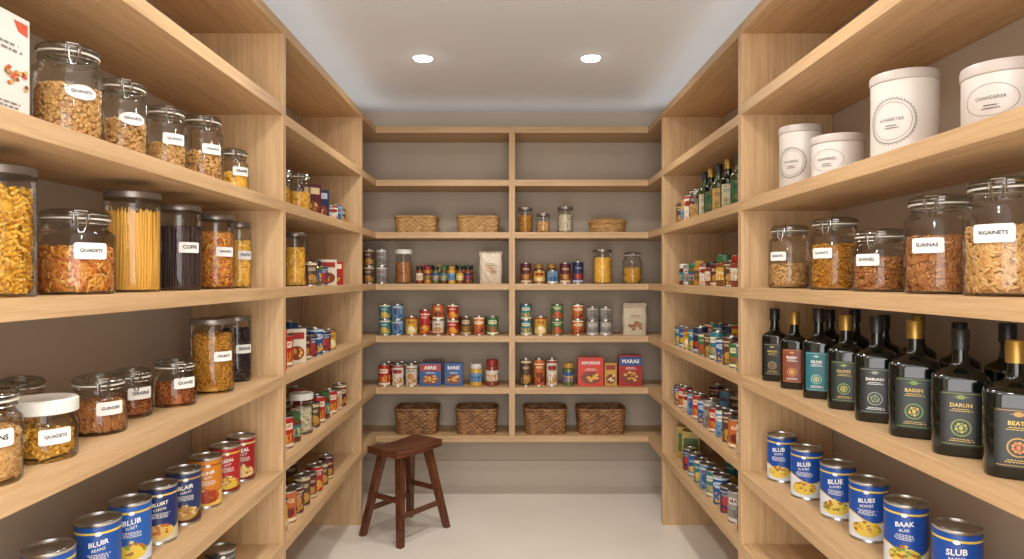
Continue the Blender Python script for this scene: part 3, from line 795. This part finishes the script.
# ------------------------------------------------------------------ BACK WALL GOODS
yi = 5.13; B = -90
jg = 'glass jars on the end wall'
jar(.10, yi, TOP['C'], .11, .19, 'gold', 'flat', B, 'glass jar of golden grains with flat lid', None, .8, jg)
jar(.235, yi, TOP['C'], .10, .145, 'tan', 'flat', B, 'short glass jar of grains with flat lid', None, .7, jg)
jar(.40, yi, TOP['C'], .115, .195, 'pale', 'flat', B, 'glass jar of pale rice with flat lid', None, .8, jg)
z = TOP['D']
for x, c in ((-1.075, 8), (-.98, 10)):
    smallcan(x, yi, z, c, 0, .085, .128); smallcan(x, yi, z+.1285, c, 0, .085, .128)
jar(-.814, yi, z, .125, .255, 'brown', 'screw', B, 'glass jar of brown grains with pale lid', None, .85, jg)
for i, x in enumerate((-.69, -.63, -.57, -.51, -.45, -.39, -.33)):
    spice(x, yi-.03, z, i, (0, 1, 0, 3, 4, 0, 0)[i]); spice(x+.01, yi+.06, z, i+2, (1, 0, 4, 0, 0, 3, 0)[i], h=.14)
bag(-.16, yi, z, .175, .085, .24, '#d2c4ac', 'soft cream snack bag with crimped top', soft=True)
for x, c, h_ in ((.105, 7, .155), (.205, 4, .10), (.305, 11, .10), (.40, 7, .155), (.495, 9, .165)): smallcan(x, yi, z, c, 1, .086, h_)
for x, c in ((.205, 5), (.305, 6)): spice(x, yi+.12, z, c, 4, .08, .15)
jar(.68, yi, z, .14, .255, 'macaroni', 'flat', B, 'glass jar of yellow macaroni with flat lid', None, .85, jg)
jar(.905, yi, z, .145, .24, 'yellow', 'clip', B, 'clip-top glass jar of yellow pasta', None, .65, jg)
z = TOP['E']
for x, c, s_, st, dd in ((-.955, 6, 2, 0, .088), (-.86, 11, 2, 2, .088), (-.755, 4, 1, 0, .088), (-.655, 0, 1, 2, .08), (-.555, 3, 2, 1, .092), (-.445, 0, 2, 0, .088), (-.345, 8, 1, 1, .08), (-.248, 5, 1, 0, .088), (-.145, 2, 1, 1, .088),
                 (.105, 6, 2, 1, .088), (.215, 4, 1, 0, .092), (.34, 2, 2, 2, .092), (.495, 5, 2, 0, .088)):
    hh = .115 if s_ == 2 else (.14 if c != 0 else .19)
    for k in range(s_): smallcan(x, yi, z+k*(hh+.0005), c if k == 0 else (c+(0 if c != 3 else 2)) % 12, st, dd, hh)
    if c in (0, 5, 6): smallcan(x+.01, yi+.12, z, (c+8) % 12, 1, .088, .13)
for x in (.605, .705):
    smallcan(x, yi, z, 10, 1, .092, .11); smallcan(x, yi, z+.1105, 10, 2, .092, .1)
bag(.92, yi, z, .175, .09, .24, '#bfb096', 'cream kraft bag with brown printed label', '#8c5a3a')
z = TOP['F']
for x, c, st in ((-.958, 0, 1), (-.857, 3, 0), (-.755, 3, 2)): smallcan(x, yi, z, c, st, .09, .16); smallcan(x+.01, yi+.12, z, (c+7) % 12, 0, .09, .16)
carton(-.61, yi, z, .16, .06, .17, 1, B, 'ABRIE', 'blue and red cardboard food packet', WTXT, '#a5322b'); carton(-.437, yi, z, .135, .06, .17, 1, B, 'BARIE')
carton(-.60, yi+.1, z, .16, .06, .18, 8, B)
spice(-.27, yi, z, 4, 2, .095, .165); spice(-.15, yi, z, 0, 1, .10, .195)
for x, c, st in ((.105, 8, 0), (.204, 5, 2), (.30, 3, 0)): smallcan(x, yi, z, c, st, .085, .20); smallcan(x+.005, yi+.12, z, (c+4) % 12, 0, .085, .18)
spice(.425, yi, z, 2, 4, .09, .17)
carton(.588, yi, z, .19, .07, .215, 12, B, 'AMORIOS', 'bright red cardboard food box with food picture')
carton(.74, yi+.02, z, .09, .06, .17, 4, B)
carton(.885, yi, z, .17, .07, .23, 0, B, 'MARAII', 'red and blue cardboard food box', WTXT, '#24508c')

# ------------------------------------------------------------------ FAR SIDE UNITS
def row(sgn, tier, y, x, items, gap=.02):
    z = TOP[tier]; face = math.radians((-55 if sgn < 0 else -125)+90)
    for n_, it in enumerate(items):
        k = it[0]
        if k == '-': y += it[1]; continue
        dia = it[3] if len(it) > 3 else .085
        y += dia/2
        if y+dia/2 > 4.525: break
        if k == 'c': smallcan(sgn*x, y, z, it[1], n_ % 3, dia, it[2], face)
        elif k == 'C':
            smallcan(sgn*x, y, z, it[1], n_ % 3, dia, it[2], face); smallcan(sgn*x, y, z+it[2]+.0005, it[1], n_ % 3, dia, it[2], face)
        elif k == 's': spice(sgn*x, y, z, it[1], (it[1]*2+n_) % 5, dia, it[2])
        elif k == 'b':
            carton(sgn*x, y+.01, z, dia, .05, it[2], it[1], -50 if sgn < 0 else -130, it[4] if len(it) > 4 else None)
            y += .02
        y += dia/2+gap
g2 = jg
z = TOP['C']
jar(-1.12, 3.58, z, .125, .215, 'macaroni', 'clip', -55, 'clip-top glass jar of yellow pasta', None, .75, g2)
jar(-1.14, 3.35, z, .12, .20, 'yellow', 'clip', -55, 'clip-top glass jar of spiral pasta', None, .75, g2)
row(-1, 'C', 3.72, 1.12, [('b', 7, .18, .11), ('b', 9, .17, .11)], .03)
row(-1, 'C', 4.10, 1.10, [('c', 3, .10), ('c', 11, .115), ('c', 8, .10, .08)])
row(-1, 'C', 4.12, 1.24, [('c', 8, .13), ('s', 3, .14, .08), ('c', 10, .11)])
jar(-1.12, 3.52, TOP['D'], .11, .275, 'macaroni', 'flat', -55, 'tall glass jar of golden macaroni', None, .8, g2)
jar(-1.16, 3.3, TOP['D'], .12, .26, 'yellow', 'flat', -55, 'tall glass jar of yellow pasta', None, .8, g2)
row(-1, 'D', 3.64, 1.09, [('c', 8, .13, .08), ('s', 2, .14, .075), ('c', 9, .11), ('b', 3, .15, .11), ('b', 0, .14, .11)])
row(-1, 'D', 3.66, 1.24, [('s', 1, .15, .07), ('c', 2, .15), ('c', 7, .13), ('s', 4, .16, .08), ('c', 3, .12)], .05)
row(-1, 'E', 3.10, 1.10, [('b', 0, .19, .10), ('c', 0, .155), ('-', .03), ('b', 3, .17, .10), ('c', 7, .13), ('c', 9, .12), ('c', 1, .15), ('-', .05), ('c', 9, .12), ('c', 4, .12)], .03)
row(-1, 'E', 3.14, 1.26, [('c', 7, .16), ('s', 1, .17, .09), ('c', 8, .17), ('c', 9, .15), ('c', 1, .18), ('c', 11, .14)], .09)
row(-1, 'F', 3.08, 1.09, [('c', 3, .15, .10), ('c', 0, .15, .095), ('s', 3, .14, .09)], .03)
jar(-1.10, 3.56, TOP['F'], .12, .21, 'pale', 'screw', -55, 'glass jar of pale grains with white lid', None, .9, g2)
row(-1, 'F', 3.66, 1.09, [('c', 8, .13, .095), ('c', 0, .15), ('s', 3, .15, .08), ('-', .03), ('c', 0, .14), ('c', 3, .12), ('c', 7, .14)], .03)
row(-1, 'F', 3.12, 1.26, [('c', 10, .17), ('s', 0, .18, .09), ('c', 7, .17), ('c', 8, .15), ('c', 0, .17)], .12)
row(-1, 'G', 3.10, 1.08, [('c', 4, .14, .09), ('c', 5, .15, .095), ('c', 7, .13, .09), ('c', 8, .15), ('c', 7, .13), ('c', 0, .14), ('c', 8, .12), ('c', 7, .13)], .03)
row(-1, 'G', 3.14, 1.24, [('c', 2, .15, .09), ('c', 9, .15), ('c', 7, .16), ('c', 8, .15)], .12)
# right
for i, (y, gr) in enumerate(((3.92, 1), (3.80, 0), (3.66, 1), (3.5, 0), (3.34, 1), (3.18, 0))):
    bottle(1.11, y, TOP['C'], .08, .27, -125, 'green glass oil bottle with printed label', 'gold' if i % 2 else 'black', ('#b9b190', '#2c5a34', '#b9944a')[i % 3], '#8a5a2a', 'OLIVE', INK, sq=False, green=bool(gr), grp='green glass oil bottles')
jar(1.11, 4.06, TOP['C'], .11, .2, 'tan', 'clip', -125, 'clip-top glass jar of grains', None, .75, g2)
row(1, 'C', 4.14, 1.10, [('c', 3, .17, .09), ('s', 4, .15, .08), ('c', 8, .14)])
row(1, 'D', 3.10, 1.09, [('s', 3, .16, .095), ('s', 0, .15, .09), ('c', 8, .13), ('s', 5, .16, .09), ('c', 7, .12), ('s', 0, .13, .08), ('c', 3, .12), ('s', 1, .14, .085), ('-', .03), ('s', 2, .13, .08), ('c', 10, .12), ('s', 3, .13)], .025)
row(1, 'D', 3.14, 1.24, [('s', 1, .18, .09), ('c', 10, .15), ('s', 3, .17, .09), ('c', 2, .15), ('c', 8, .14)], .14)
row(1, 'E', 3.10, 1.08, [('c', 6, .13, .09), ('c', 2, .12), ('c', 8, .14), ('c', 1, .12), ('c', 6, .15), ('c', 8, .13), ('c', 2, .12), ('c', 9, .15), ('c', 6, .13), ('c', 4, .12), ('c', 1, .12), ('c', 6, .12)], .024)
row(1, 'E', 3.12, 1.23, [('c', 9, .17), ('C', 2, .10), ('c', 8, .16), ('c', 4, .18), ('c', 9, .16), ('c', 6, .16), ('c', 5, .15)], .09)
row(1, 'F', 3.08, 1.08, [('c', 3, .16, .10), ('c', 5, .14, .095), ('c', 8, .15), ('c', 11, .14), ('c', 0, .13), ('c', 10, .15), ('c', 1, .13), ('c', 0, .14), ('c', 11, .13), ('c', 3, .12), ('c', 0, .13), ('c', 1, .12)], .026)
row(1, 'F', 3.12, 1.24, [('C', 10, .10), ('c', 5, .18), ('c', 3, .17), ('c', 8, .17), ('c', 11, .16), ('c', 7, .16)], .11)
row(1, 'G', 3.08, 1.08, [('c', 9, .14, .095), ('c', 10, .15, .095), ('c', 9, .13, .09), ('c', 1, .15), ('c', 6, .14), ('c', 11, .14), ('c', 6, .13), ('c', 1, .13), ('c', 9, .13)], .04)
row(1, 'G', 3.12, 1.24, [('c', 7, .16), ('c', 9, .16), ('c', 11, .17), ('c', 6, .15)], .14)
for y in (4.30, 4.44):
    e = bpy.data.objects.new('oil_tin', None); COL.objects.link(e); e.location = (1.13, y, TOP['G']); e.rotation_euler = (0, 0, math.radians(-20))
    tag(e, 'rectangular yellow oil tin with spout', 'tin')
    O('tin_body', boxmesh('tin_body', -.055, .055, -.035, .035, 0, .2, pm('ink_oil', '#ad9238', .3), .005), e)
    O('spout_cap', MB().lathe([(.013, .2), (.013, .222), (.010, .226), (0, .226)], 20).mesh('spout_cap', BCAP), e)
    mb = MB(); patch(mb, .09, .04, .16, y=-.0358, corner=.2); O('printed_panel', mb.mesh('printed_panel', pm('ink_olive', '#4a5a22', .4), smooth=False), e)

# ------------------------------------------------------------------ STOOL
st = bpy.data.objects.new('wooden_stool', None); COL.objects.link(st); st.location = (-.69, 4.42, 0); st.rotation_euler = (0, 0, math.radians(54))
tag(st, 'warm dark-stained wooden stool with dished plank seat', 'stool')
H = .58; sw, sd = .43, .275
mb = MB(); nx, ny = 20, 12
for lay in (0, 1):
    for i in range(nx+1):
        for j in range(ny+1):
            u = -1+2*i/nx; v = -1+2*j/ny
            x = u*sw/2*(1-.04*v*v); y = v*sd/2*(1-.05*u*u)
            z = H-.016+.016*u*u-.006*(1-v*v)*(1-u*u) if lay else H-.060+.006*u*u
            if lay and (abs(u) > .97 or abs(v) > .97): z -= .006
            if not lay and (abs(u) > .97 or abs(v) > .97): z += .006
            mb.v.append((x, y, z))
N = (nx+1)*(ny+1)
for i in range(nx):
    for j in range(ny):
        a = i*(ny+1)+j; mb.f.append((a, a+1, a+ny+2, a+ny+1)); mb.m.append(0)
        a += N; mb.f.append((a, a+ny+1, a+ny+2, a+1)); mb.m.append(0)
def idx(i, j): return i*(ny+1)+j
for i in range(nx):
    for j in (0, ny):
        mb.f.append((idx(i, j), idx(i+1, j), idx(i+1, j)+N, idx(i, j)+N)); mb.m.append(0)
for j in range(ny):
    for i in (0, nx):
        mb.f.append((idx(i, j), idx(i, j+1), idx(i, j+1)+N, idx(i, j)+N)); mb.m.append(0)
O('seat', mb.mesh('seat', DWX, recalc=True, angle=50), st)
legs = []
for sx in (-1, 1):
    for sy in (-1, 1):
        t = Vector((sx*.125, sy*.078, H-.059)); bt = Vector((sx*.212, sy*.168, 0)); legs.append((t, bt))
        me = MB(); wt, wb = .0245, .019
        v = []
        for p, q in ((bt, wb), (t, wt)):
            for a, c in ((-1, -1), (1, -1), (1, 1), (-1, 1)): v.append((p.x+a*q, p.y+c*q, p.z))
        me.raw(v, [(0, 3, 2, 1), (4, 5, 6, 7), (0, 1, 5, 4), (1, 2, 6, 5), (2, 3, 7, 6), (3, 0, 4, 7)])
        O('leg', me.mesh('leg', DWZ, smooth=False, bevel=.004), st)
def pt(k, z): t, bt = legs[k]; return bt+(t-bt)*(z/t.z)
for a, c, z in ((0, 2, .17), (1, 3, .17), (0, 1, .26), (2, 3, .26)):
    p, q = pt(a, z), pt(c, z); dv = (q-p).normalized(); sdv = Vector((-dv.y, dv.x, 0))*.010; up = Vector((0, 0, .015))
    mb = MB(); v = [tuple(b_+s_*sdv+u_*up) for b_ in (p, q) for s_, u_ in ((-1, -1), (1, -1), (1, 1), (-1, 1))]
    mb.raw(v, [(0, 3, 2, 1), (4, 5, 6, 7), (0, 1, 5, 4), (1, 2, 6, 5), (2, 3, 7, 6), (3, 0, 4, 7)])
    O('stretcher', mb.mesh('stretcher', DWX, smooth=False, bevel=.003), st)

# ------------------------------------------------------------------ LIGHTS
em = bpy.data.materials.new('lamp_lens'); em.use_nodes = True
b = em.node_tree.nodes['Principled BSDF']; b.inputs['Emission Color'].default_value = (1, .97, .93, 1); b.inputs['Emission Strength'].default_value = 60
trim = pm('lamp_trim', '#e9e9e7', .5)
for (x, y) in ((-.53, 4.07), (.47, 4.07), (-.53, 2.2), (.47, 2.2), (-.53, .4), (.47, .4)):
    e = bpy.data.objects.new('recessed_downlight', None); COL.objects.link(e); e.location = (x, y, ZC)
    tag(e, 'round white recessed ceiling downlight, switched on', 'downlight', 'recessed ceiling downlights')
    O('trim_ring', MB().lathe([(.052, -.006), (.053, -.007), (.056, -.006), (.058, -.0005)], 40).mesh('trim_ring', trim), e)
    O('lens', MB().lathe([(0, -.018), (.02, -.0165), (.038, -.012), (.052, -.006)], 40).mesh('lens', em), e)
    l = bpy.data.lights.new('downlight_lamp', 'SPOT'); l.energy = 46; l.spot_size = math.radians(165); l.spot_blend = 1; l.shadow_soft_size = .09; l.color = (1, .955, .895)
    lo = bpy.data.objects.new('downlight_lamp', l); COL.objects.link(lo); lo.location = (0, 0, -.04); lo.parent = e
def area(name, loc, rot, sx, sy, en, col=(1, .972, .945)):
    l = bpy.data.lights.new(name, 'AREA'); l.shape = 'RECTANGLE'; l.size = sx; l.size_y = sy; l.energy = en; l.color = col
    o = bpy.data.objects.new(name, l); COL.objects.link(o); o.location = loc; o.rotation_euler = rot; return o
area('front_fill_light', (0, -.7, 1.5), (math.radians(98), 0, 0), 2.4, 2.8, 98)  # added fill from behind the camera for the shelf fronts; no doorway modelled
area('overhead_fill_light', (0, 1.2, 2.93), (0, 0, 0), 1.4, 2.2, 10)  # added soft overhead fill, out of frame; no fixture modelled
area('ceiling_fill_light', (-1.2, 2.9, 2.77), (pi, 0, 0), .36, 4.6, 3.4, (.96, .98, 1))  # unseen uplights on the unit tops, added to brighten the ceiling
area('ceiling_fill_light', (1.2, 2.9, 2.77), (pi, 0, 0), .36, 4.6, 3.4, (.96, .98, 1))
area('ceiling_fill_light', (0, 5.2, 2.77), (pi, 0, 0), 2.2, .3, .7, (.98, .98, 1))  # added weak uplight to lift the dark ceiling edge at the back
w = bpy.data.worlds.new('World'); SC.world = w; w.use_nodes = True
w.node_tree.nodes['Background'].inputs[0].default_value = (1, .98, .96, 1); w.node_tree.nodes['Background'].inputs[1].default_value = .65
try:
    SC.view_settings.view_transform = 'Standard'
except Exception: pass

cam = bpy.data.cameras.new('Camera'); cam.lens = 24; cam.sensor_width = 36; cam.shift_y = -.0015; cam.clip_start = .05
co = bpy.data.objects.new('Camera', cam); COL.objects.link(co); co.location = (0, 0, CAMZ); co.rotation_euler = (pi/2, 0, 0)
SC.camera = co
